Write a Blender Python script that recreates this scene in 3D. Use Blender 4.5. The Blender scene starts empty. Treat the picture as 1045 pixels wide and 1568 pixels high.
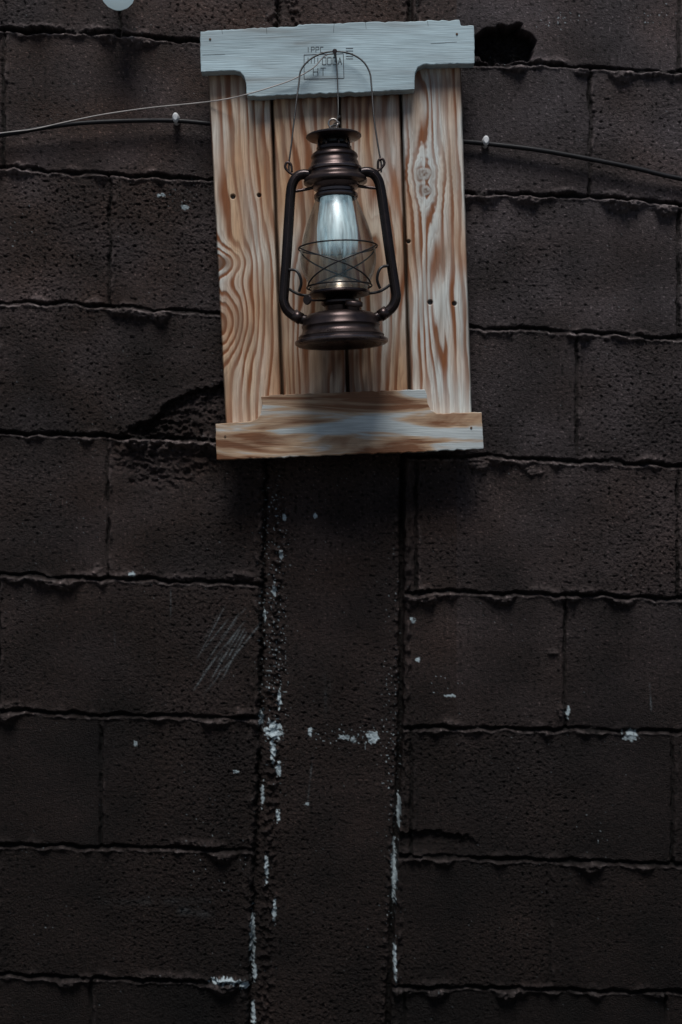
import bpy, bmesh, math, time
import numpy as np
from mathutils import Vector, Matrix
R=math.radians
D=2.2; CX=522.5; CY=784.0; ZC=1.6
def P(u,v,d):
    k=(D-d)/D
    return Vector(((u-CX)/1000*k,-d,ZC+(CY-v)/1000*k))
scene=bpy.context.scene
col=scene.collection
T0=time.time()
# ---------------------------------------------------------------- noise
rs=np.random.RandomState(7)
_ang=rs.rand(512,512)*2*np.pi
_GX=np.cos(_ang).astype(np.float32); _GY=np.sin(_ang).astype(np.float32)
def _h(xi,yi,seed):
    h=(xi*374761393+yi*668265263+seed*974634777)&0xffffffff
    h=((h^(h>>13))*1274126177)&0xffffffff
    return (h^(h>>16))&0xffffffff
def perlin(x,y,seed=0):
    x=np.asarray(x,float); y=np.asarray(y,float)
    xi=np.floor(x); yi=np.floor(y)
    xf=(x-xi).astype(np.float32); yf=(y-yi).astype(np.float32)
    xi=(xi.astype(np.int64)+seed*131)&511; yi=(yi.astype(np.int64)+seed*57+seed//3)&511
    x1=(xi+1)&511; y1=(yi+1)&511
    sx=xf*xf*xf*(xf*(xf*6-15)+10); sy=yf*yf*yf*(yf*(yf*6-15)+10)
    def g(a,b,dx,dy): return _GX[b,a]*(xf-dx)+_GY[b,a]*(yf-dy)
    a=g(xi,yi,0,0); a=a+sx*(g(x1,yi,1,0)-a)
    b=g(xi,y1,0,1); b=b+sx*(g(x1,y1,1,1)-b)
    return (a+sy*(b-a))*np.float32(1.5)
def sstep(a,b,x):
    t=np.clip((x-a)/(b-a),0,1); return t*t*(3-2*t)
def rnd(a,b=0,seed=0):
    return _h(np.asarray(a,np.int64),np.asarray(b,np.int64),seed)/4294967296.0
# ---------------------------------------------------------------- mesh helpers
def link(ob,parent=None):
    col.objects.link(ob)
    if parent: ob.parent=parent
    return ob
def grid_mesh(name,co,nu,nv,attrs=None,mat=None):
    me=bpy.data.meshes.new(name)
    n=nu*nv; me.vertices.add(n); me.vertices.foreach_set('co',co.reshape(-1).astype(np.float32))
    idx=np.arange(n).reshape(nv,nu)
    a=idx[:-1,:-1];b=idx[:-1,1:];c=idx[1:,1:];d=idx[1:,:-1]
    q=np.stack([a,d,c,b],-1).reshape(-1).astype(np.int32)
    m=(nu-1)*(nv-1)
    me.loops.add(m*4); me.loops.foreach_set('vertex_index',q)
    me.polygons.add(m); me.polygons.foreach_set('loop_start',np.arange(0,m*4,4,dtype=np.int32))
    me.update(calc_edges=True)
    me.polygons.foreach_set('use_smooth',np.ones(m,dtype=bool))
    for k,arr in (attrs or {}).items():
        if arr.ndim==3:
            at=me.attributes.new(k,'FLOAT_COLOR','POINT')
            rgba=np.ones((n,4),np.float32); rgba[:,:3]=arr.reshape(-1,3)
            at.data.foreach_set('color',rgba.reshape(-1))
        else:
            at=me.attributes.new(k,'FLOAT','POINT'); at.data.foreach_set('value',arr.reshape(-1).astype(np.float32))
    if mat: me.materials.append(mat)
    return me
def lathe(name,prof,mat,parent=None,seg=64,smooth=True):
    bm=bmesh.new(); rings=[]
    for r,h in prof:
        if r<1e-6: rings.append([bm.verts.new((0,0,h))])
        else: rings.append([bm.verts.new((r*math.cos(2*math.pi*i/seg),r*math.sin(2*math.pi*i/seg),h)) for i in range(seg)])
    for A,B in zip(rings[:-1],rings[1:]):
        for i in range(seg):
            j=(i+1)%seg
            if len(A)==1 and len(B)==1: continue
            if len(A)==1: bm.faces.new((A[0],B[j],B[i]))
            elif len(B)==1: bm.faces.new((A[i],A[j],B[0]))
            else: bm.faces.new((A[i],A[j],B[j],B[i]))
    bmesh.ops.recalc_face_normals(bm,faces=bm.faces)
    me=bpy.data.meshes.new(name); bm.to_mesh(me); bm.free()
    for p in me.polygons: p.use_smooth=smooth
    if smooth:
        try: me.set_sharp_from_angle(angle=R(38))
        except Exception: pass
    me.materials.append(mat)
    return link(bpy.data.objects.new(name,me),parent)
def smoothpts(pts,n=8):
    pts=[Vector(p) for p in pts]; out=[]
    for i in range(len(pts)-1):
        p0=pts[max(i-1,0)];p1=pts[i];p2=pts[i+1];p3=pts[min(i+2,len(pts)-1)]
        for k in range(n):
            t=k/n
            out.append(0.5*((2*p1)+(-p0+p2)*t+(2*p0-5*p1+4*p2-p3)*t*t+(-p0+3*p1-3*p2+p3)*t**3))
    out.append(pts[-1]); return out
def wire(name,pts,r,mat,parent=None,n=8,res=4):
    """tube mesh swept along a smoothed path"""
    q=smoothpts(pts,n) if n>1 else [Vector(p) for p in pts]
    seg=4+2*res; bm=bmesh.new(); rings=[]; nrm=None
    for i,p in enumerate(q):
        t=(q[min(i+1,len(q)-1)]-q[max(i-1,0)]).normalized()
        if nrm is None:
            a=Vector((0,1,0)) if abs(t.y)<.9 else Vector((1,0,0)); nrm=(a-t*a.dot(t)).normalized()
        else: nrm=(nrm-t*nrm.dot(t)).normalized()
        b=t.cross(nrm)
        rings.append([bm.verts.new(p+(nrm*math.cos(2*math.pi*k/seg)+b*math.sin(2*math.pi*k/seg))*r) for k in range(seg)])
    for A,B in zip(rings[:-1],rings[1:]):
        for k in range(seg):
            j=(k+1)%seg; bm.faces.new((A[k],A[j],B[j],B[k]))
    bm.faces.new(rings[0][::-1]); bm.faces.new(rings[-1])
    bmesh.ops.recalc_face_normals(bm,faces=bm.faces)
    me=bpy.data.meshes.new(name); bm.to_mesh(me); bm.free(); me.materials.append(mat)
    for p in me.polygons: p.use_smooth=len(p.vertices)==4
    return link(bpy.data.objects.new(name,me),parent)
def prism(name,outline,d0,d1,mat,parent=None,bev=0.0015):
    bm=bmesh.new()
    f=[bm.verts.new(P(u,v,d1)) for u,v in outline]
    b=[bm.verts.new((q.co.x,-d0,q.co.z)) for q in f]
    bm.faces.new(f); bm.faces.new(b[::-1])
    n=len(f)
    for i in range(n):
        j=(i+1)%n; bm.faces.new((f[i],b[i],b[j],f[j]))
    bmesh.ops.recalc_face_normals(bm,faces=bm.faces)
    me=bpy.data.meshes.new(name); bm.to_mesh(me); bm.free(); me.materials.append(mat)
    ob=link(bpy.data.objects.new(name,me),parent)
    if bev:
        m=ob.modifiers.new('bev','BEVEL'); m.width=bev; m.segments=2; m.limit_method='ANGLE'; m.angle_limit=R(50)
    return ob
def empty(name):
    e=bpy.data.objects.new(name,None); e.empty_display_size=0.05; return link(e)
# ---------------------------------------------------------------- materials
def newmat(name):
    m=bpy.data.materials.new(name); m.use_nodes=True
    nt=m.node_tree; b=nt.nodes['Principled BSDF']; return m,nt,b
def simple(name,c,rough=0.5,metal=0.0,noise=0.0,scale=60,bump=0.0,spec=0.5,emit=None,es=0):
    m,nt,b=newmat(name)
    b.inputs['Base Color'].default_value=(*c,1); b.inputs['Roughness'].default_value=rough; b.inputs['Metallic'].default_value=metal
    b.inputs['Specular IOR Level'].default_value=spec
    if emit: b.inputs['Emission Color'].default_value=(*emit,1); b.inputs['Emission Strength'].default_value=es
    tc=nt.nodes.new('ShaderNodeTexCoord'); no=nt.nodes.new('ShaderNodeTexNoise'); no.inputs['Scale'].default_value=scale; no.inputs['Detail'].default_value=6
    nt.links.new(tc.outputs['Object'],no.inputs['Vector'])
    if noise:
        mr=nt.nodes.new('ShaderNodeMapRange'); mr.inputs[1].default_value=0.3; mr.inputs[2].default_value=0.7
        mr.inputs[3].default_value=max(0,rough-noise); mr.inputs[4].default_value=min(1,rough+noise)
        nt.links.new(no.outputs['Fac'],mr.inputs[0]); nt.links.new(mr.outputs[0],b.inputs['Roughness'])
        mx=nt.nodes.new('ShaderNodeMix'); mx.data_type='RGBA'
        mx.inputs[6].default_value=(c[0]*0.5,c[1]*0.5,c[2]*0.5,1); mx.inputs[7].default_value=(min(1,c[0]*1.45),min(1,c[1]*1.4),min(1,c[2]*1.4),1)
        nt.links.new(no.outputs['Fac'],mx.inputs[0]); nt.links.new(mx.outputs[2],b.inputs['Base Color'])
    if bump:
        bp=nt.nodes.new('ShaderNodeBump'); bp.inputs['Strength'].default_value=bump; bp.inputs['Distance'].default_value=0.001
        nt.links.new(no.outputs['Fac'],bp.inputs['Height']); nt.links.new(bp.outputs[0],b.inputs['Normal'])
    return m
def wall_mat():
    m,nt,b=newmat('painted_block')
    at=nt.nodes.new('ShaderNodeAttribute'); at.attribute_name='Col'
    ch=nt.nodes.new('ShaderNodeAttribute'); ch.attribute_name='rgh'
    tc=nt.nodes.new('ShaderNodeTexCoord')
    n1=nt.nodes.new('ShaderNodeTexNoise'); n1.inputs['Scale'].default_value=430; n1.inputs['Detail'].default_value=4; n1.inputs['Roughness'].default_value=.7
    n2=nt.nodes.new('ShaderNodeTexNoise'); n2.inputs['Scale'].default_value=9; n2.inputs['Detail'].default_value=8
    nt.links.new(tc.outputs['Object'],n1.inputs['Vector']); nt.links.new(tc.outputs['Object'],n2.inputs['Vector'])
    mr=nt.nodes.new('ShaderNodeMapRange'); mr.inputs[1].default_value=.3; mr.inputs[2].default_value=.7; mr.inputs[3].default_value=.5; mr.inputs[4].default_value=1.5
    nt.links.new(n2.outputs['Fac'],mr.inputs[0])
    vm=nt.nodes.new('ShaderNodeVectorMath'); vm.operation='SCALE'
    nt.links.new(at.outputs['Color'],vm.inputs[0]); nt.links.new(mr.outputs[0],vm.inputs['Scale'])
    nt.links.new(vm.outputs[0],b.inputs['Base Color'])
    nt.links.new(ch.outputs['Fac'],b.inputs['Roughness'])
    b.inputs['Specular IOR Level'].default_value=0.19
    bp=nt.nodes.new('ShaderNodeBump'); bp.inputs['Strength'].default_value=1.0; bp.inputs['Distance'].default_value=0.0038
    nt.links.new(n1.outputs['Fac'],bp.inputs['Height']); nt.links.new(bp.outputs[0],b.inputs['Normal'])
    return m
def plank_mat():
    m,nt,b=newmat('pine_plank')
    at=nt.nodes.new('ShaderNodeAttribute'); at.attribute_name='Col'
    nt.links.new(at.outputs['Color'],b.inputs['Base Color'])
    b.inputs['Roughness'].default_value=0.45; b.inputs['Specular IOR Level'].default_value=0.4
    tc=nt.nodes.new('ShaderNodeTexCoord'); mp=nt.nodes.new('ShaderNodeMapping'); mp.inputs['Scale'].default_value=(700,700,30)
    n1=nt.nodes.new('ShaderNodeTexNoise'); n1.inputs['Scale'].default_value=1; n1.inputs['Detail'].default_value=4
    nt.links.new(tc.outputs['Object'],mp.inputs[0]); nt.links.new(mp.outputs[0],n1.inputs['Vector'])
    bp=nt.nodes.new('ShaderNodeBump'); bp.inputs['Strength'].default_value=0.5; bp.inputs['Distance'].default_value=0.0008
    nt.links.new(n1.outputs['Fac'],bp.inputs['Height']); nt.links.new(bp.outputs[0],b.inputs['Normal'])
    return m
def rail_mat(name,cols,wscale,thr,lo=.72):
    m,nt,b=newmat(name)
    tc=nt.nodes.new('ShaderNodeTexCoord')
    def nz(sc,detail=6,dist=0,w=0):
        mp=nt.nodes.new('ShaderNodeMapping'); mp.inputs['Scale'].default_value=sc; mp.inputs['Location'].default_value=(w,w,w); mp.inputs['Rotation'].default_value=(0,R(-2.5),0)
        n=nt.nodes.new('ShaderNodeTexNoise'); n.inputs['Scale'].default_value=1; n.inputs['Detail'].default_value=detail; n.inputs['Distortion'].default_value=dist
        nt.links.new(tc.outputs['Object'],mp.inputs[0]); nt.links.new(mp.outputs[0],n.inputs['Vector']); return n
    a=nz(wscale,5,1.2,3.1); f=nz((25,300,900),4,0,1); s=nz((6,20,22),3,.6,7)
    r=nt.nodes.new('ShaderNodeValToRGB'); e=r.color_ramp.elements
    e[0].position=thr[0]; e[0].color=(*cols[2],1); e[1].position=thr[2]; e[1].color=(*cols[0],1)
    x=e.new(thr[1]); x.color=(*cols[1],1)
    nt.links.new(a.outputs['Fac'],r.inputs[0])
    mr=nt.nodes.new('ShaderNodeMapRange'); mr.inputs[1].default_value=.3; mr.inputs[2].default_value=.7; mr.inputs[3].default_value=lo; mr.inputs[4].default_value=1.12
    nt.links.new(f.outputs['Fac'],mr.inputs[0])
    mr2=nt.nodes.new('ShaderNodeMapRange'); mr2.inputs[1].default_value=.35; mr2.inputs[2].default_value=.65; mr2.inputs[3].default_value=.8; mr2.inputs[4].default_value=1.08
    nt.links.new(s.outputs['Fac'],mr2.inputs[0])
    mu=nt.nodes.new('ShaderNodeMath'); mu.operation='MULTIPLY'; nt.links.new(mr.outputs[0],mu.inputs[0]); nt.links.new(mr2.outputs[0],mu.inputs[1])
    vm=nt.nodes.new('ShaderNodeVectorMath'); vm.operation='SCALE'; nt.links.new(r.outputs[0],vm.inputs[0]); nt.links.new(mu.outputs[0],vm.inputs['Scale'])
    nt.links.new(vm.outputs[0],b.inputs['Base Color'])
    b.inputs['Roughness'].default_value=0.6
    bp=nt.nodes.new('ShaderNodeBump'); bp.inputs['Strength'].default_value=0.5; bp.inputs['Distance'].default_value=0.001
    nt.links.new(f.outputs['Fac'],bp.inputs['Height']); nt.links.new(bp.outputs[0],b.inputs['Normal'])
    return m
def glass_mat():
    m=bpy.data.materials.new('chimney_glass'); m.use_nodes=True; nt=m.node_tree; nt.nodes.clear()
    o=nt.nodes.new('ShaderNodeOutputMaterial'); mx=nt.nodes.new('ShaderNodeMixShader'); t=nt.nodes.new('ShaderNodeBsdfTransparent'); g=nt.nodes.new('ShaderNodeBsdfGlossy'); lw=nt.nodes.new('ShaderNodeLayerWeight')
    g.inputs['Roughness'].default_value=.27; g.inputs[0].default_value=(.85,.95,1,1); lw.inputs[0].default_value=.5
    p=nt.nodes.new('ShaderNodeMath'); p.operation='POWER'; p.inputs[1].default_value=2.6; nt.links.new(lw.outputs['Facing'],p.inputs[0])
    q=nt.nodes.new('ShaderNodeMath'); q.operation='MULTIPLY_ADD'; q.inputs[1].default_value=.5; q.inputs[2].default_value=.09; nt.links.new(p.outputs[0],q.inputs[0])
    c=nt.nodes.new('ShaderNodeMix'); c.data_type='RGBA'; c.inputs[6].default_value=(.92,.90,.86,1); c.inputs[7].default_value=(.26,.24,.22,1); nt.links.new(p.outputs[0],c.inputs[0]); nt.links.new(c.outputs[2],t.inputs[0])
    nt.links.new(q.outputs[0],mx.inputs[0]); nt.links.new(t.outputs[0],mx.inputs[1]); nt.links.new(g.outputs[0],mx.inputs[2]); nt.links.new(mx.outputs[0],o.inputs[0]); return m
def bulb_mat():
    m=bpy.data.materials.new('bulb_glass_glow'); m.use_nodes=True; nt=m.node_tree; b=nt.nodes['Principled BSDF']; o=nt.nodes['Material Output']
    b.inputs['Base Color'].default_value=(.7,.85,.9,1); b.inputs['Roughness'].default_value=.45
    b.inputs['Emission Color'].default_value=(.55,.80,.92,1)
    tc=nt.nodes.new('ShaderNodeTexCoord'); mp=nt.nodes.new('ShaderNodeMapping'); mp.inputs['Scale'].default_value=(110,110,16)
    n=nt.nodes.new('ShaderNodeTexNoise'); n.inputs['Scale'].default_value=1; n.inputs['Detail'].default_value=3; n.inputs['Distortion'].default_value=.5
    nt.links.new(tc.outputs['Object'],mp.inputs[0]); nt.links.new(mp.outputs[0],n.inputs['Vector'])
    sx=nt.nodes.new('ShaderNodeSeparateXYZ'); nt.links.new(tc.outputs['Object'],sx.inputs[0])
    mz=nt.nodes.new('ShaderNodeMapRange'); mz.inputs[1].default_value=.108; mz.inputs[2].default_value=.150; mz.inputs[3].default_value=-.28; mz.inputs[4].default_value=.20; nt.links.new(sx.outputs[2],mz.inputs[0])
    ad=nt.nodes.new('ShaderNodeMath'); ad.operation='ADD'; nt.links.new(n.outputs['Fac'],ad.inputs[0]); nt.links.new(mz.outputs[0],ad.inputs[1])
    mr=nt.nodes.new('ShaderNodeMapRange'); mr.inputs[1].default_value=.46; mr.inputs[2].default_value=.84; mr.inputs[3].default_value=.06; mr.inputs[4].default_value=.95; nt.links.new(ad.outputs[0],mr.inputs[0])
    es=nt.nodes.new('ShaderNodeMath'); es.operation='MULTIPLY'; es.inputs[1].default_value=.34; nt.links.new(mr.outputs[0],es.inputs[0]); nt.links.new(es.outputs[0],b.inputs['Emission Strength'])  # streaky glow stands in for bright reflections on the clear bulb
    t=nt.nodes.new('ShaderNodeBsdfTransparent'); mx=nt.nodes.new('ShaderNodeMixShader')
    nt.links.new(mr.outputs[0],mx.inputs[0]); nt.links.new(t.outputs[0],mx.inputs[1]); nt.links.new(b.outputs[0],mx.inputs[2]); nt.links.new(mx.outputs[0],o.inputs[0])
    return m
M_wall=wall_mat(); M_plank=plank_mat()
M_head=rail_mat('whitewashed_wood',[(.47,.61,.66),(.42,.53,.57),(.27,.30,.30)],(5,40,45),(.25,.42,.6),.74)
M_foot=rail_mat('weathered_oiled_wood',[(.53,.58,.58),(.48,.33,.21),(.19,.075,.028)],(4.5,40,34),(.39,.50,.58))
M_dark=simple('bronze_metal',(.060,.045,.043),.33,.85,.12,40,.25)
M_rim=simple('worn_bronze_metal',(.125,.098,.094),.3,.9,.1,60,.15)
M_tube=simple('blackened_bronze',(.028,.022,.022),.3,.75,.12,50,.2)
M_black=simple('black_wire',(.008,.007,.008),.45,0,.1,80)
M_cable=simple('black_cable',(.008,.008,.010),.5,0,.1,50,0,.25)
M_thin=simple('pale_wire',(.40,.38,.36),.5,0,.1,50)
M_clip=simple('white_plastic',(.7,.75,.78),.4,0,.05,100)
M_ink=simple('burnt_ink',(.045,.048,.055),.7,0,.2,300)
M_glass=glass_mat()
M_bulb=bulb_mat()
M_steel=simple('zinc_metal',(.35,.33,.31),.35,.9,.15,90,.1)
M_batten=simple('batten_wood',(.12,.07,.04),.8,0,.1,30)
# ================================================================ WALL
def axis(lo,a,b,hi,st,cs):
    l=np.arange(lo,a,cs); m=np.arange(a,b,st); h=np.arange(b,hi+cs,cs)
    return np.concatenate([l,m,h])
us=axis(-2500,-50,1100,3500,1.3,30); vs=axis(-1500,-50,1620,2384,1.3,30)
vs[-1]=2400
U=us[None,:]; V=vs[:,None]; SH=(len(vs),len(us)); Z0=np.zeros(SH,np.float32)
uL=np.interp(V,[-1500,0,780,1100,1500,2400],[465,424,403,397,381,350])+4*perlin(V/18,0*V,71)+3*perlin(V/6,0*V,72)
uR=np.interp(V,[-1500,0,780,1100,1500,2400],[650,634,621,619,602,560])+2*perlin(V/22,0*V,73)
left=U<uL; right=U>uR; mid=~left&~right
LJ=[([0,160,330],[45,51,64]),([0,165,325],[256,268,272]),([0,110,220,340],[463,465,474,480]),([0,165,330],[661,668,674]),([0,160,400],[880,886,893]),([0,160,400],[1088,1094,1099]),([0,395],[1293,1302]),([0,140,385],[1492,1497,1504])]
RJ=[([730,830,1045],[98,100,112]),([715,905,1045],[297,300,313]),([722,880,1045],[502,508,518]),([740,880,1045],[699,706,713]),([640,860,1045],[907,910,916]),([625,1045],[1112,1121]),([615,1045],[1311,1323]),([610,1045],[1509,1519])]
for k in range(1,5):
    LJ.append(([0,400],[1494+203*k,1504+203*k])); RJ.append(([600,1045],[1509+203*k,1517+203*k]))
for k in range(1,8):
    LJ.insert(0,([0,330],[48-205*k,66-205*k])); RJ.insert(0,([730,1045],[98-205*k,115-205*k]))
LV={7:185,8:5,9:168,10:-3,11:165,12:-2,13:155,14:-4,15:140}
RV={7:640,8:903,9:1040,10:883,11:1037,12:865,13:1030,14:841,15:1020}
H=np.zeros(SH,np.float32); joint=H.copy(); bead=H.copy(); arris=H.copy()
def side(J,VJ,mask,seed):
    global H
    row=np.zeros(SH,np.int16); nJ=len(J); vjs=[]
    for i,(xs,ys) in enumerate(J):
        vj=np.interp(U,xs,ys)+2.8*perlin(U/28,0*U+i*1.7,5)+1.3*perlin(U/9,0*U+i*2.3,6)+2.2*perlin(U/60,0*U+i*3.1,7)
        vjs.append(vj)
        row+=(V>vj)
        lo=np.searchsorted(vs,vj.min()-40); hi=np.searchsorted(vs,vj.max()+40)
        sl=slice(lo,hi)
        if hi<=lo: continue
        s=V[sl]-vj; mk=mask[sl]
        n1=perlin(U/62,0*U+i*7.3,seed+1)*1.5+.7*perlin(U/24,0*U+i*3.1,seed+2)
        w=np.maximum(3.0+2.4*perlin(U/33,0*U+i*5.0,seed+3),1.3)
        g=np.exp(-(np.abs(s)/w)**3)*mk*np.clip(1.0+.7*perlin(U/40,0*U+i*2.9,seed+13),.35,1)
        lump=perlin(U/15,V[sl]/11,seed+9); lump2=perlin(U/6,V[sl]/5,seed+10)
        q=np.clip(n1,0,1.3)
        ar=np.exp(-((s-w-1.8)/2.0)**2)*mk*np.clip(.8+.8*perlin(U/26,V[sl]*0+i,seed+14),0,1.25)
        bd=np.exp(-np.abs((s-4.8-4.2*q-1.8*lump)/(2.8+5.6*q))**2.2)*np.clip(n1*1.35+.12+.5*lump*q,0,1.5)*mk
        q2=np.clip(perlin(U/42,0*U+i*9.1,seed+4)*2.0-.25,0,1.3)
        bd2=np.exp(-np.abs((s+5.0+1.5*q2+2*lump)/(2.6+2.8*q2))**2.2)*np.clip(q2,0,1.2)*(1+.4*lump2)*mk
        H[sl]+=-6.5*g+2.2*ar+(8.5+2.8*lump2)*bd*(1-.8*g)+5.5*bd2*(1-.8*g)
        joint[sl]=np.maximum(joint[sl],g); bead[sl]=np.maximum(bead[sl],np.clip(np.maximum(bd,bd2),0,1)); arris[sl]=np.maximum(arris[sl],np.clip(ar,0,1))
    hid=row.astype(np.int32)*50
    for i in range(nJ+1):
        base=VJ.get(i,(168 if i%2 else -3) if seed==100 else (1040 if i%2 else 883))
        a=vjs[i-1].min() if i>0 else vs[0]-1; b=vjs[i].max() if i<nJ else vs[-1]+1
        lo=np.searchsorted(vs,a); hi=np.searchsorted(vs,b,side='right')
        if hi<=lo: continue
        sl=slice(lo,hi); Vs=V[sl]
        inrow=mask[sl]&(row[sl]==i)
        xs_=U-(base+2.6*perlin(Vs/34,0*Vs+i*3.3,seed+6)+1.2*perlin(Vs/9,0*Vs+i*2.3,seed+16))
        cell=np.floor(xs_/400.0); loc=xs_-cell*400; dist=np.minimum(loc,400-loc); sgn=np.where(loc<200,loc,loc-400)
        fade=np.clip(.85+1.0*perlin(Vs/40,0*Vs+i*1.7,seed+7),0.25,1.1)
        if i==14 and seed==200: fade=fade*.3
        wv=2.7+.9*perlin(Vs/22,0*Vs+i*5.7,seed+17)
        g=np.exp(-(dist/wv)**4)*inrow*fade
        bd=np.exp(-((sgn-5.2)/3.0)**2)*np.clip(perlin(Vs/26,0*Vs+i*4.7+1,seed+8)*1.5+.15+.3*perlin(U/8,Vs/8,seed+19),0,1.1)*inrow
        H[sl]+=-6*g+4*bd
        joint[sl]=np.maximum(joint[sl],g*.9); bead[sl]=np.maximum(bead[sl],np.clip(bd*.7,0,1))
        hid[sl]=np.where(row[sl]==i,i*50+cell.astype(np.int32),hid[sl])
    H+=((rnd(hid,0,seed)-.5)*4.5)*mask
    return hid
hl=side(LJ,LV,left,100); hr=side(RJ,RV,right,200)
bid=np.where(left,hl,np.where(right,hr+3000,9000))
du=U-uL; dr=uR-U
rag=perlin(U/8,V/9,31)+.5*perlin(U/4,V/4,32)
H+=mid*(-6.5+1.8*perlin(U/60,V/80,33))
lb=np.exp(-((du-24-5*perlin(V/40,0*V,34))/12)**2)
H+=mid*lb*np.clip(.35+1.5*rag,0,2.2)*4.6; bead=np.maximum(bead,mid*lb*np.clip(rag,0,.7))
g=np.exp(-((du-2)/3.2)**2)*np.clip(.8+perlin(V/35,0*V,35),0,1); H-=9*g; joint=np.maximum(joint,g)
g=np.exp(-((dr-5)/4.0)**4)*np.clip(.9+perlin(V/60,0*V,36)*.6,0,1); H-=11*g; joint=np.maximum(joint,g)
lr=np.exp(-((dr-13)/5)**2)*np.clip(rag+.35,0,1.5); H+=lr*4.5; bead=np.maximum(bead,np.clip(lr*.5,0,1))
lr=np.exp(-((dr+6)/6)**2)*np.clip(perlin(U/9,V/16,37)*1.3+.1,0,1.4); H+=lr*7; bead=np.maximum(bead,np.clip(lr*.6,0,1))
lr=np.exp(-((du+5)/8)**2)*np.clip(perlin(U/9,V/16,38)*1.3+.15,0,1.4); H+=lr*6; bead=np.maximum(bead,np.clip(lr*.6,0,1))
top=np.interp(U,[150,185,235,262,300,345,400],[676,664,640,612,597,588,585])+5*perlin(U/11,V/11,41)
inn=(U>160)&(U<402)
sb=V-top
br=np.where(inn&(sb>0),np.exp(-np.maximum(sb,0)/48)*sstep(165,235,U),0)
rough=perlin(U/13,V/9,42)+.6*perlin(U/5,V/5,43)+.4*perlin(U/30,V/16,44)
H+=br*(-15+10*rough)*left; H+=np.where(inn,np.exp(-((sb+5)/6)**2)*2.5*sstep(165,220,U)*np.clip(rough+.5,0,1.5),0)
lg=np.where(inn,np.exp(-((V-673-.02*U-4*perlin(U/14,0*U,49))/7)**2)*sstep(185,215,U),0)*left; H+=lg*9*(1+.5*rough); bead=np.maximum(bead,lg*.9)
br2=sstep(1,.75,np.sqrt(((U-255)/95)**2+((V-695)/62)**2)+.22*perlin(U/16,V/16,45))*left
H+=br2*(-2.5+3.4*rough)
e=np.sqrt(((U-772)/52)**2+((V-68)/30)**2)+.28*perlin(U/17,V/14,46)
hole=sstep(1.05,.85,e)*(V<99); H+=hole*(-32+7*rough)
arc=1306-34*np.sqrt(np.clip(1-((U-655)/88)**2,0,1))+5*perlin(U/10,V/9,50)
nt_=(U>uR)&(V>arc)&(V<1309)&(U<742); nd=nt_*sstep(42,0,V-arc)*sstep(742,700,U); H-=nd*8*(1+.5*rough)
for (x,y,rx,ry) in [(735,712,28,10),(815,722,16,9),(885,512,24,10),(890,905,30,7),(840,905,20,6),(372,1092,26,8),(320,1292,28,7),(290,1288,30,6),(355,1500,30,9),(190,52,20,9),(170,58,10,8),(140,462,22,8),(195,468,20,7),(150,870,8,8),(195,880,34,8),(820,1512,34,8),(945,910,26,6),(845,1000,10,8),(1000,705,24,7),(975,516,44,9),(740,300,22,7),(960,310,28,7),(30,255,20,7),(35,42,55,6),(110,50,30,6),(1010,112,30,7),(825,97,16,8),(730,1116,20,6),(860,1090,7,14),(370,880,30,8),(350,1500,34,8),(130,1497,16,8),(15,1080,30,8),(905,1120,30,6),(640,1312,24,8),(645,905,18,8),(770,702,26,8),(130,880,26,6),(70,885,20,6),(270,884,30,6)]:
    a0,a1=np.searchsorted(vs,[y-3*ry-8,y+3*ry+8]); b0,b1=np.searchsorted(us,[x-2*rx,x+2*rx]); q=(slice(a0,a1),slice(b0,b1))
    uu=us[None,b0:b1]; vv=vs[a0:a1,None]
    e=np.sqrt(((uu-x)/rx)**2+((vv-y)/ry)**2)+.55*perlin(uu/11,vv/8,48); a=sstep(1.15,.25,e); H[q]+=a*(5.2+3.8*rough[q]); bead[q]=np.maximum(bead[q],a*.9)
rm=np.clip(.9+.9*perlin(U/230,V/210,51)+(rnd(bid,1,9)-.5)*.9,.35,1.7)
pit=perlin(U/5.2,V/5.2,52)
H+=rm*(.45*perlin(U/11,V/10,53)+.65*pit+.8*perlin(U/3.1,V/3.1,54))
pp=perlin(U/6.0,V/5.0,55)
H-=rm*1.8*sstep(.45,.75,pp)
H+=1.4*perlin(U/95,V/80,56)
# colours
base=np.array([.0275,.0172,.0142])
C=np.ones(SH+(3,))*base
tint=(rnd(bid,2,11)-.5)
C*=(1+.7*tint+.45*perlin(U/120,V/120,61))[...,None]
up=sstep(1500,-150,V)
C*=(.32+1.15*up)[...,None]                      # light falloff painted in: colour darkens toward the ground
gray=np.array([.064,.053,.056])
gm=np.clip(.25*up+.5*perlin(U/90,V/70,62)*up+.55*(U>700)*up,0,1)[...,None]  # brighter light at the top and right painted in as grey
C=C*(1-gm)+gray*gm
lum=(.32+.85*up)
C=C+np.array([.085,.070,.068])*(bead*lum*(.6+.5*perlin(U/7,V/7,58)))[...,None]  # mortar beads lightened: their highlights painted into the colour
C=C+np.array([.15,.128,.125])*(arris*lum*np.clip(.5+1.1*perlin(U/11,V/5,59),0,1.2))[...,None]  # catch-light along the block top edges, painted into the colour
C=C*(1-.8*joint[...,None]); C*=(1-.8*hole[...,None]); C*=(1-.45*nd[...,None])  # dark joints; shade inside the hole and arched recess painted in
C=C*(1-.55*sstep(.1,.6,pp)[...,None])
fl=perlin(U/3.6,V/3.4,57); C=C*(1+2.6*sstep(.48,.85,fl)[...,None])  # bright flecks painted in place of tiny specular glints
C=C*(1+.35*np.clip(br2,0,1)[...,None])
rg=np.clip(.45+.14*perlin(U/40,V/40,63)+.14*perlin(U/6,V/6,64)+.15*(1-up),.30,.92)
white=np.array([.42,.50,.53]); chip=np.zeros(SH,np.float32)
cl=np.clip(.25+1.3*perlin(U/75,V/85,65),0,1)
sp=perlin(U/3.6,V/3.6,66)
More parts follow.
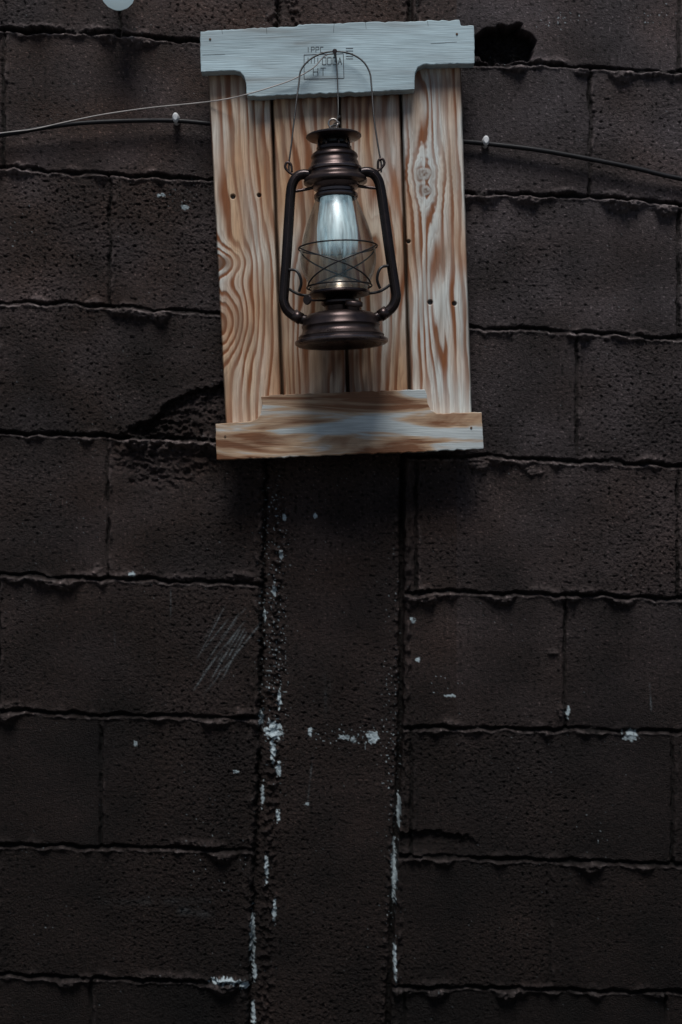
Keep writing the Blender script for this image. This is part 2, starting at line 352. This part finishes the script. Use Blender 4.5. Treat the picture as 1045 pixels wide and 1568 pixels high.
chip=np.maximum(chip,sstep(.86,.98,sp+.10*cl)*.28)
for (x,y,rx,ry,a) in [(265,303,34,18,.10),(36,350,34,40,.06),(860,30,50,18,.07),(1000,20,50,18,.08),(420,960,26,260,.14),(600,1150,16,300,.10),(530,1130,60,20,.12),(690,1050,35,30,.05),(905,1270,30,40,.05),(770,90,40,16,.06),(330,1300,50,80,.05)]:
    e=np.exp(-((U-x)/rx)**2-((V-y)/ry)**2); chip=np.maximum(chip,sstep(.82,.95,sp+a*2.6*e+.1*cl)*sstep(.15,.5,e)*.6)
for (x,y,rx,ry) in [(419,1119,14,15),(571,1129,10,11),(528,1130,12,4),(541,1133,6,5),(475,1121,4,8),(427,1180,4,11),(387,1440,4,45),(390,1490,4,14),(604,1335,4,50),(603,1318,5,14),(605,1470,3,30),(966,1126,11,9),(352,1500,30,5),(375,1508,8,6),(483,790,4,4),(435,792,4,5),(203,880,5,5),(611,1240,3,26),(428,1070,3,16),(402,1218,3,20),(208,1138,4,4),(362,1182,5,4),(283,318,6,4),(247,298,6,3),(420,1395,3,18),(388,1555,4,20),(408,1330,3,24),(690,1065,8,2),(870,1090,3,9),(632,950,4,5),(640,1010,4,4),(420,905,3,12),(470,1232,4,3),(418,1150,4,20),(400,1100,4,14),(430,850,3,8),(405,940,3,10),(426,1250,3,12)]:
    a0,a1=np.searchsorted(vs,[y-2*ry-4,y+2*ry+4]); b0,b1=np.searchsorted(us,[x-2*rx-4,x+2*rx+4]); q=(slice(a0,a1),slice(b0,b1))
    uu=us[None,b0:b1]; vv=vs[a0:a1,None]
    e=np.sqrt(((uu-x)/rx)**2+((vv-y)/ry)**2)+.6*(perlin(uu/5,vv/6,67)+.6*perlin(uu/2.5,vv/2.5,68)); chip[q]=np.maximum(chip[q],sstep(1.0,.7,e)*.9)
def stroke(x0,y0,x1,y1,w,a,sd):
    xa,xb=sorted((x0,x1)); ya,yb=sorted((y0,y1)); m=4*w+3
    a0,a1=np.searchsorted(vs,[ya-m,yb+m]); b0,b1=np.searchsorted(us,[xa-m,xb+m]); q=(slice(a0,a1),slice(b0,b1))
    uu=us[None,b0:b1]; vv=vs[a0:a1,None]
    L=math.hypot(x1-x0,y1-y0); tx,ty=(x1-x0)/L,(y1-y0)/L
    t=(uu-x0)*tx+(vv-y0)*ty; n=-(uu-x0)*ty+(vv-y0)*tx
    mm=np.exp(-(n/w)**2)*(t>0)*(t<L)*np.sin(np.clip(t/L,0,1)*math.pi)**.5*np.clip(.5+.9*perlin(t/26,np.full_like(t,sd*1.3),69),0,1)*np.clip(.8+.8*perlin(uu/2.6,vv/2.6,70),0,1)
    chip[q]=np.maximum(chip[q],mm*a)
for k in range(18):
    r1,r2,r3,r4=[float(rnd(k,j,77)) for j in range(4)]
    cx0=344+50*(r1-.5); cy0=985+84*(r2-.5); ln=16+44*r3; sl_=.48+.36*r4
    stroke(cx0+ln*sl_,cy0-ln,cx0-ln*sl_,cy0+ln,.7+.5*r2,.22+.34*r3,k)
stroke(497,1030,500,1110,3.0,.06,20); stroke(505,1035,506,1090,2,.05,21); stroke(995,1045,998,1090,1.2,.3,22)
stroke(150,1382,330,1378,5,.04,23); stroke(270,1392,330,1402,6,.10,24); stroke(480,1150,470,1240,1.2,.12,25)
stroke(262,900,262,950,1.,.15,26); stroke(175,960,178,1010,1.,.1,27)
C=C*(1-chip[...,None])+white*chip[...,None]
H+=chip*.3
C=np.clip(C,0.0010,1)
co=np.empty(SH+(3,),np.float32); co[...,0]=(U-CX)/1000; co[...,1]=-H/1000; co[...,2]=ZC+(CY-V)/1000
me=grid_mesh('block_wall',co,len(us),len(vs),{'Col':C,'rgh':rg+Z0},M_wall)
wall=link(bpy.data.objects.new('block_wall',me))
del H,C,co,chip,sp,joint,bead
print('wall',time.time()-T0)
# ================================================================ GROUND
gm_=simple('asphalt',(.05,.048,.046),.85,0,.1,60,.6)
bm=bmesh.new(); bmesh.ops.create_grid(bm,x_segments=40,y_segments=40,size=60)
me=bpy.data.meshes.new('ground'); bm.to_mesh(me); bm.free(); me.materials.append(gm_)
link(bpy.data.objects.new('ground',me))
# ================================================================ BOARD
board=empty('wooden_plank_board')
topx=[317,415,518,613,708]; botx=[344,434,534,629,725]
def edge(i,v): return topx[i]+(botx[i]-topx[i])*(v-110)/535.0
PD=.042
for i in range(4):
    st=.85
    v=np.arange(62,682,st); nvv=len(v); nuu=int(96/st)
    t=np.linspace(0,1,nuu)
    l=edge(i,v)+1.6+.5*perlin(v/40,0*v,300+i); r=edge(i+1,v)-1.6+.5*perlin(v/35,0*v,310+i)
    UU=l[:,None]+(r-l)[:,None]*t[None,:]; VV=np.repeat(v[:,None],nuu,1)
    x=UU-.043*(VV-110)
    kn=np.zeros_like(UU)
    wob=.16*perlin(x/9,VV/70,480+i)+.05*perlin(x/3,VV/30,485+i)
    if i==0:
        g=(x-317)/14.5+.8*perlin(x/55,VV/330,401)+.25*perlin(x/16,VV/90,411)
        d1=np.exp(-((UU-333)/40)**2-((VV-402)/22)**2); d2=np.exp(-((UU-342)/36)**2-((VV-495)/50)**2)
        g=g-2.7*d1-3.7*d2-1.3*np.exp(-((UU-380)/60)**2-((VV-440)/150)**2)
        kn=.9*sstep(.6,.98,d1)+.35*sstep(.86,1,d2)
    if i==1:
        g=x/15+1.0*perlin(x/45,VV/230,402)+.25*perlin(x/16,VV/100,412)+2.0*np.exp(-((x-455)/26)**2)*sstep(260,640,VV)
    if i==2:
        g=x/15+1.2*perlin(x/45,VV/250,404)+1.9*np.exp(-((x-555)/26)**2)*sstep(560,200,VV)
    if i==3:
        s=(x-642)/14.0
        rr1=np.sqrt(((UU-649)/1.25)**2+((VV-266)/1.0)**2); rr2=np.sqrt(((UU-653)/1.0)**2+((VV-292)/.9)**2)*1.15
        rr=np.minimum(rr1,rr2)*(1+.22*perlin(UU/8,VV/8,420))
        sg=np.tanh((UU-650)/5.0)
        push=np.exp(-np.maximum(rr-6,0)/19.0)
        s=s-1.5*sg*push*np.exp(-np.abs(s)*.15)
        g=s+.35*perlin(x/50,VV/280,403)+.2*perlin(x/16,VV/100,413)
        g=g+1.5*np.exp(-((x-648)/15)**2)*np.exp(-((VV-460)/120)**2)-1.3*np.exp(-((x-650)/13)**2)*np.exp(-((VV-165)/60)**2)
        kn=.85*sstep(9,3,rr)*(.75+.5*perlin(UU/4,VV/4,421))+.30*np.exp(-((rr-9.5)/2.8)**2)
    g=g+wob
    f=g-np.floor(g)
    late=sstep(.28,.74,f)*(1-sstep(.88,1.0,f))
    late*=np.clip(.85+.7*perlin(UU/30,VV/140,430+i),.30,1)
    if i==3: late*=1-sstep(11,6,rr)
    fine=(g*3.0)-np.floor(g*3.0); late=np.maximum(late,.28*sstep(.5,.9,fine)*(1-sstep(.92,1,fine)))
    fib=perlin(UU/1.7,VV/45,440+i)+.5*perlin(UU/1.2,VV/14,445+i)
    early=np.array([.62,.455,.305]); lt=np.array([.225,.080,.028]); pale=np.array([.63,.66,.63]); brown=np.array([.10,.036,.016]); org=np.array([.50,.26,.12])
    pm=np.clip([.38,.25,.42,.70][i]+.9*perlin(UU/34,VV/170,450+i),0,1)
    om=np.clip([.50,.58,.45,.15][i]+.9*perlin(UU/40,VV/110,460+i),0,1)
    if i==0: pm=np.clip(pm+.5*np.exp(-((UU-400)/18)**2)*sstep(260,120,VV),0,1)
    if i==3: pm=np.clip(pm+.3*sstep(300,500,VV)+.2*(UU>680),0,1)
    if i==2: pm=np.clip(pm+.6*(UU>572)*sstep(300,200,VV),0,1)
    e=early*(1-pm[...,None])+pale*pm[...,None]; e=e*(1-.7*om[...,None])+org*.7*om[...,None]
    cc=e*(1-late[...,None])+lt*late[...,None]
    dirt=np.clip(.5*perlin(UU/22,VV/90,475+i)+.35*perlin(UU/6,VV/60,476+i)+.05,0,.55)
    cc=cc*(1-dirt[...,None])+np.array([.19,.12,.08])*dirt[...,None]
    st1=np.exp(-((UU-535)/52)**2)*sstep(515,550,VV)*(1-.6*sstep(570,650,VV))  # stain under the lantern, with its cast shadow painted in
    st1+=.8*np.exp(-((UU-522)/75)**2)*np.exp(-((VV-150)/42)**2)  # here and next line: top rail's shadow painted into the wood
    st1+=.5*np.exp(-((VV-128)/24)**2)
    st1=np.clip(st1*(.85+.8*perlin(UU/9,VV/60,470)),0,.92)
    st2=0*UU
    if i==2: st2=.7*np.exp(-((UU-608)/12)**2-((VV-290)/38)**2)
    if i==3: st2=.5*np.exp(-((UU-712)/9)**2-((VV-400)/20)**2)
    cc=cc*(1-st1[...,None])+brown*st1[...,None]; cc=cc*(1-st2[...,None])+np.array([.33,.13,.05])*st2[...,None]
    cc*=(1+.18*fib)[...,None]
    kk=np.clip(kn,0,1)[...,None]; cc=cc*(1-kk)+np.array([.13,.058,.026])*kk
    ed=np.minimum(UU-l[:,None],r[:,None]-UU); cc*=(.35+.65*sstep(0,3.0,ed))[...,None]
    nailm=np.zeros_like(UU)
    for (nx,ny,nr) in [(357,301,4.4),(397,299,3.8),(659,463,4.6),(696,465,4.2),(626,370,3.6)]:
        nailm=np.maximum(nailm,sstep(nr,nr-1.6,np.hypot(UU-nx,VV-ny)))
    cc=cc*(1-.88*nailm[...,None])
    hh=PD+(-.0035*(1-sstep(0,2.4,ed))-.0005*late+.0001*fib-.004*nailm)+[0,.0015,-.001,.001][i]
    k=(D-PD)/D
    co=np.stack([(UU-CX)/1000*k,-hh,ZC+(CY-VV)/1000*k],-1)
    lc=co[:,:1].copy(); lc[...,1]=-.021; rc=co[:,-1:].copy(); rc[...,1]=-.021
    co=np.concatenate([lc,co,rc],1); cc=np.clip(np.concatenate([cc[:,:1],cc,cc[:,-1:]],1),.004,1)
    tc_=co[:1].copy(); tc_[...,1]=-.021; bc_=co[-1:].copy(); bc_[...,1]=-.021
    co=np.concatenate([tc_,co,bc_],0); cc=np.concatenate([cc[:1],cc,cc[-1:]],0)
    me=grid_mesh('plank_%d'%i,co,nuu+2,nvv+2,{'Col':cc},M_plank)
    link(bpy.data.objects.new('plank_%d'%i,me),board)
prism('backing_panel',[(326,75),(700,72),(714,670),(350,676)],.004,.0195,M_batten,board,0)
def rough_line(pts,amp,seed,step=5):
    out=[]
    n=len(pts)
    for i in range(n):
        a=pts[i];b=pts[(i+1)%n]; L=math.hypot(b[0]-a[0],b[1]-a[1]); m=max(1,int(L/step))
        for k in range(m):
            t=k/m; x=a[0]+(b[0]-a[0])*t; y=a[1]+(b[1]-a[1])*t
            if k: y+=amp*float(perlin(np.array([x/9.0]),np.array([y/9.0]),seed)[0]); x+=.5*amp*float(perlin(np.array([x/7.0+5]),np.array([y/7.0]),seed)[0])
            out.append((x,y))
    return out
head=[(307,48),(330,46),(360,45),(400,42),(455,40),(458,37),(510,36),(545,34),(600,33),(640,32),(704,30),(706,39),(726,39),(727,68),(727,97),(648,99),(640,103),(636,112),(635,137),(560,141),(470,144),(383,148),(378,146),(377,128),(374,117),(368,110),(358,108),(308,110),(307,80)]
prism('top_rail',rough_line(head,1.6,501),.0425,.064,M_head,board,.0012)
foot=[(330,649),(384,645),(394,641),(400,633),(402,622),(400,607),(430,604),(520,601),(600,598),(651,596),(654,604),(655,617),(660,627),(669,633),(700,632),(738,631),(739,650),(741,687),(640,692),(540,695),(440,700),(332,704),(331,675)]
prism('bottom_rail',rough_line(foot,1.6,502),.0425,.064,M_foot,board,.0012)
def strip(name,pts,w,d,parent,mat=M_ink):
    bm=bmesh.new()
    for (a,b) in pts:
        A=P(*a,d);B=P(*b,d); t=(B-A).normalized(); n=Vector((-t.z,0,t.x))*w/2000
        bm.faces.new([bm.verts.new(q) for q in (A-n,B-n,B+n,A+n)])
    me=bpy.data.meshes.new(name); bm.to_mesh(me); bm.free(); me.materials.append(mat); return link(bpy.data.objects.new(name,me),parent)
SD=.0643
segs=[((466,84),(526,82)),((526,82),(527,120)),((527,120),(466,121)),((466,121),(466,84))]
def glyph(ch,x,y,w,h):
    G={'I':[((.5,0),(.5,1))],'P':[((0,0),(0,1)),((0,0),(1,0)),((1,0),(1,.5)),((0,.5),(1,.5))],'C':[((0,0),(1,0)),((0,0),(0,1)),((0,1),(1,1))],'H':[((0,0),(0,1)),((1,0),(1,1)),((0,.5),(1,.5))],'T':[((0,0),(1,0)),((.5,0),(.5,1))],'0':[((0,0),(1,0)),((0,0),(0,1)),((0,1),(1,1)),((1,0),(1,1))],'G':[((0,0),(1,0)),((0,0),(0,1)),((0,1),(1,1)),((1,1),(1,.5)),((1,.5),(.5,.5))],'A':[((0,1),(.5,0)),((.5,0),(1,1)),((.2,.6),(.8,.6))]}
    return [((x+a[0]*w,y+a[1]*h),(x+b[0]*w,y+b[1]*h)) for a,b in G[ch]]
for k,ch in enumerate('IPPC'): segs+=glyph(ch,470+k*7,72,4.5,8)
for k,ch in enumerate('00GA'): segs+=glyph(ch,494+k*8,88,5.5,11)
segs+=glyph('H',480,104,7,12)+glyph('T',491,104,8,12)
for k in range(5): segs+=[((530,74+k*4),(541,74+k*4))]
for k in range(4): segs+=[((472+k*5,88),(472+k*5,97))]
strip('pallet_stamp',segs,.95,SD,board)
cr=[((310,84),(345,83)),((660,67),(700,64)),((408,42),(409,52)),((512,36),(511,50)),((560,34),(561,44)),((340,46),(341,52)),((655,32),(656,40))]
strip('grain_cracks',cr,.5,SD,board)
for k,(x,y) in enumerate([(322,60),(700,52),(345,668),(722,655)]):
    q=P(x,y,.0645); o=lathe('nail_%d'%k,[(0,.0008),(.0014,.0006),(.0018,0),(.0018,-.002)],M_batten,board,12)
    o.location=q; o.rotation_euler=(R(90),0,0)
# ================================================================ LANTERN
lan=empty('hurricane_lantern')
LD=.122; kL=(D-LD)/D; S=kL/1000
lan.location=P(523.5,529,LD); lan.rotation_euler=(0,R(-2.2),0)
def LP(pr): return [(r*S,h*S) for r,h in pr]
lathe('fuel_tank',LP([(0,5),(52,5),(58,1),(66,0),(69,1.5),(70,4),(69,8),(66,10),(65.5,12),(66,14),(63,17),(60,20),(59,23),(59,27),(60.5,29),(60,31),(58.5,33),(58,38),(56,43),(51,47),(40,50),(26,51),(24,53),(0,53)]),M_dark,lan)
lathe('tank_band',LP([(68.8,2),(71,3),(71.6,5.5),(70.8,8),(68,9)]),M_rim,lan)
lathe('burner',LP([(22,50),(23,60),(27,62),(29,64),(29,67),(24,69),(22,72),(38,75),(46,77),(47,79),(46,82),(40,83),(24,84),(20,88),(16,96),(11,102),(4,104),(0,104)]),M_dark,lan)
lathe('burner_cone',LP([(24,84.3),(21,89),(17,97),(11.5,103),(8,104)]),M_steel,lan)
lathe('glass_chimney',LP([(41,84),(43,88),(47,96),(53,108),(57.5,122),(58.5,134),(57,148),(52,168),(45,190),(38,208),(33,220),(31,229)]),M_glass,lan,72)
lathe('chimney_rim',LP([(40,82),(42.5,84),(43.5,87),(42.8,88),(41,86),(40,82)]),M_glass,lan)
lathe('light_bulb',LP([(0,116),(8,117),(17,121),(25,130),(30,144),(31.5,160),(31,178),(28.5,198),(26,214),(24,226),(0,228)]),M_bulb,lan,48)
lathe('chimney_holder',LP([(29,226),(33,225),(34,227),(33.5,231),(30,234),(30,238),(34,240),(36,243),(37,247)]),M_rim,lan)
lathe('air_chamber',LP([(35,246),(44,247),(48.5,249),(49,252),(47,256),(42,259),(39.5,262),(39,266),(40,268),(40,271),(38,273),(37,277),(36,281),(34.5,283),(34.5,286),(36,288),(35.5,291),(33,294),(30,296),(27,299),(27,303)]),M_dark,lan)
lathe('chamber_band',LP([(39.2,265.5),(41,267),(41.3,269.5),(40.8,271.5),(39,273)]),M_rim,lan)
lathe('vent_stack',LP([(27,302),(24,306),(20,309),(20,316)]),M_black,lan)
lathe('top_cap',LP([(19,313),(30,314),(40,317),(42.5,319),(42.5,321),(40,322.5),(28,326),(16,329),(9,331),(6,334),(0,335)]),M_dark,lan)
for k in range(8):
    a=k*math.pi/4+.3
    wire('vent_post_%d'%k,[(25.5*S*math.cos(a),25.5*S*math.sin(a),298*S),(24*S*math.cos(a),24*S*math.sin(a),316*S)],1.6*S,M_dark,lan,1)
def lp(x,h,y=0): return (x*S,y*S,h*S)
for sgn,nm in ((-1,'left'),(1,'right')):
    pts=[lp(sgn*36,262),lp(sgn*48,264),lp(sgn*58,261),lp(sgn*65,252),lp(sgn*69,236),lp(sgn*74,190),lp(sgn*80,130),lp(sgn*85,86),lp(sgn*86,70),lp(sgn*80,56),lp(sgn*66,45),lp(sgn*50,40)]
    wire('side_tube_'+nm,pts,7.8*S,M_tube,lan,10,8)
    wire('tube_seam_'+nm,[(p[0],p[1]-7.5*S,p[2]) for p in pts[2:-1]],1.1*S,M_dark,lan,10,3)
    wire('tube_collar_'+nm,[lp(sgn*72,50),lp(sgn*60,42.5)],9.3*S,M_dark,lan,1,6)
    wire('handle_ear_'+nm,[lp(sgn*60,262),lp(sgn*70,268),lp(sgn*76,276),lp(sgn*73,283),lp(sgn*67,280),lp(sgn*66,268)],2.0*S,M_dark,lan,6,3)
    wire('guard_clip_'+nm,[lp(sgn*76,118,-6),lp(sgn*66,116,-10),lp(sgn*60,108,-12),lp(sgn*58,96,-10),lp(sgn*62,84,-6)],2.2*S,M_black,lan,6,3)
    wire('globe_plate_arm_'+nm,[lp(sgn*44,78),lp(sgn*60,80),lp(sgn*72,86),lp(sgn*80,92)],2.2*S,M_black,lan,6,3)
    wire('upper_bracket_'+nm,[lp(sgn*34,243),lp(sgn*52,240),lp(sgn*68,238)],2.4*S,M_dark,lan,6,3)
ring=[]
for k in range(37):
    a=2*math.pi*k/36; ring.append(lp(60.5*math.cos(a),150,60.5*math.sin(a)))
wire('guard_ring',ring,1.2*S,M_black,lan,1,3)
ring=[]
for k in range(37):
    a=2*math.pi*k/36; ring.append(lp(50*math.cos(a),90,50*math.sin(a)))
wire('guard_ring_lower',ring,1.2*S,M_black,lan,1,3)
for sgn,nm in ((-1,'a'),(1,'b')):
    for back in (-1,1):
        pts=[]
        for k in range(13):
            t=k/12; a=R(-90)+sgn*R(72)*(1-2*t); h=148-58*t; r=60.5 if t<.5 else 60.5-10*(t-.5)*2
            pts.append(lp(r*math.cos(a),h,back*r*math.sin(a)))
        wire('guard_wire_%s_%d'%(nm,back+1),pts,1.2*S,M_black,lan,1,3)
fc=lathe('filler_cap',LP([(0,-6),(10,-6),(10,0),(13.5,1),(14,3),(13.5,7),(12,8.5),(6,9.5),(0,10)]),M_dark,lan,24); fc.location=lp(20,54,-34); fc.rotation_euler=(R(10),R(8),0)
wire('wick_knob_rod',[lp(-18,68,-10),lp(-40,66,-32),lp(-48,66,-40)],1.6*S,M_dark,lan,1,3)
wk=lathe('wick_knob',LP([(0,-2),(7,-2),(8,0),(7,2),(0,2)]),M_dark,lan,20); wk.location=lp(-49,66,-41); wk.rotation_euler=(R(90),0,R(-40))
rg_=[lp(7*math.cos(a),340+7*math.sin(a)) for a in [2*math.pi*k/20 for k in range(21)]]
wire('top_loop',rg_,1.6*S,M_steel,lan,1,3)
inv=(Matrix.Translation(lan.location)@Matrix.Rotation(R(-2.2),4,'Y')).inverted()
def loc(pts): return [inv@P(*p) for p in pts]
wire('bail_handle',loc([(443,262,.122),(443,248,.121),(446,225,.116),(453,165,.100),(458,128,.088),(461,108,.082),(474,92,.078),(493,82,.075),(513,79,.074),(536,82,.075),(555,93,.078),(566,110,.082),(569,130,.088),(573,180,.103),(580,228,.116),(584,250,.121),(584,264,.122)]),1.35*S,M_black,lan,8,4)
wire('hanging_wire',loc([(514,80,.066),(516,100,.072),(518,150,.085),(518,175,.100),(516,186,.113),(510,192,.121),(507,200,.122)]),1.1*S,M_black,lan,8,3)
wire('twisted_wire',loc([(521,178,.104),(516,184,.113),(520,190,.118),(508,193,.122),(504,198,.124)]),1.5*S,M_black,lan,8,3)
hn=lathe('hook_nail',[(0,.018),(.0035,.0175),(.0037,.016),(.0016,.0155),(.0016,0)],M_dark,lan,14)
hn.matrix_parent_inverse=Matrix(); hn.matrix_local=inv@(Matrix.Translation(P(513,84,.063))@Matrix.Rotation(R(90),4,'X'))
# ================================================================ CABLES
cab=empty('electric_cable')
wire('cable_run_left',[P(-500,262,.012),P(-200,232,.012),P(0,207,.012),P(60,197,.013),(P(120,189,.014)),P(200,185,.014),P(271,185,.012),P(330,190,.014),P(420,196,.015)],.0035,M_cable,cab,8,4)
wire('cable_run_right',[P(640,212,.014),P(712,217,.013),P(745,220,.012),P(820,229,.014),P(900,243,.014),P(975,258,.014),P(1045,274,.013),P(1250,310,.012),P(1500,330,.012)],.0038,M_cable,cab,8,4)
for k,(x,y) in enumerate([(271,184),(743,219)]):
    c=lathe('cable_clip_%d'%k,[(0,.0195),(.003,.0192),(.0048,.017),(.0055,.004),(.0055,0)],M_clip,cab,16); c.location=P(x,y,.002); c.rotation_euler=(R(90),0,0); c.scale=(1,1.5,1)
wire('thin_wire',[P(-300,240,.016),P(0,204,.016),P(50,198,.017),P(105,186,.017),P(160,175,.018),P(230,165,.022),P(300,158,.04),P(345,152,.055),P(380,144,.068),P(420,132,.070),P(450,121,.071),P(480,104,.072),P(497,86,.073),P(512,82,.073)],.0009,M_thin,cab,8,3)
# ================================================================ globe lamp at the top edge
gl=empty('globe_wall_lamp')
o=lathe('globe',[(0,-.026),(.008,-.0248),(.016,-.0205),(.022,-.014),(.0255,-.005),(.026,0),(.025,.007),(.021,.015),(.014,.021)],simple('opal_glass',(.7,.8,.82),.2,0,0,20,0,.5,(.6,.8,.9),.22),gl,40); o.location=P(181,-12,.05)
o=lathe('lamp_socket',[(.014,.018),(.016,.022),(.016,.05),(.010,.056),(0,.057)],M_dark,gl,32); o.location=P(181,-12,.05)
wire('lamp_bracket',[P(181,-58,.05),P(181,-75,.045),P(181,-80,.02),P(181,-80,-.004)],.004,M_dark,gl,6,4)
# ================================================================ LIGHT
w=bpy.data.worlds.new('World'); scene.world=w; w.use_nodes=True
nt=w.node_tree; bg=nt.nodes['Background']; sk=nt.nodes.new('ShaderNodeTexSky'); sk.sky_type='NISHITA'; sk.sun_disc=False
EL=64
sk.sun_elevation=R(EL); sk.sun_rotation=R(175)
nt.links.new(sk.outputs[0],bg.inputs[0]); bg.inputs[1].default_value=.050
sl=bpy.data.lights.new('sun','SUN'); sl.energy=3.0; sl.angle=R(24); sl.color=(1,.975,.95)
so=link(bpy.data.objects.new('sun',sl)); so.rotation_euler=(R(90-EL),0,R(-5))
cam=bpy.data.cameras.new('camera'); cam.sensor_fit='VERTICAL'; cam.sensor_height=36; cam.lens=36*D/1.568; cam.clip_end=500; cam.clip_start=.05
coo=link(bpy.data.objects.new('camera',cam)); coo.location=(0,-D,ZC); coo.rotation_euler=(R(90),0,0); scene.camera=coo
scene.view_settings.view_transform='Standard'; scene.view_settings.look='None'; scene.view_settings.exposure=0
print('done',time.time()-T0)
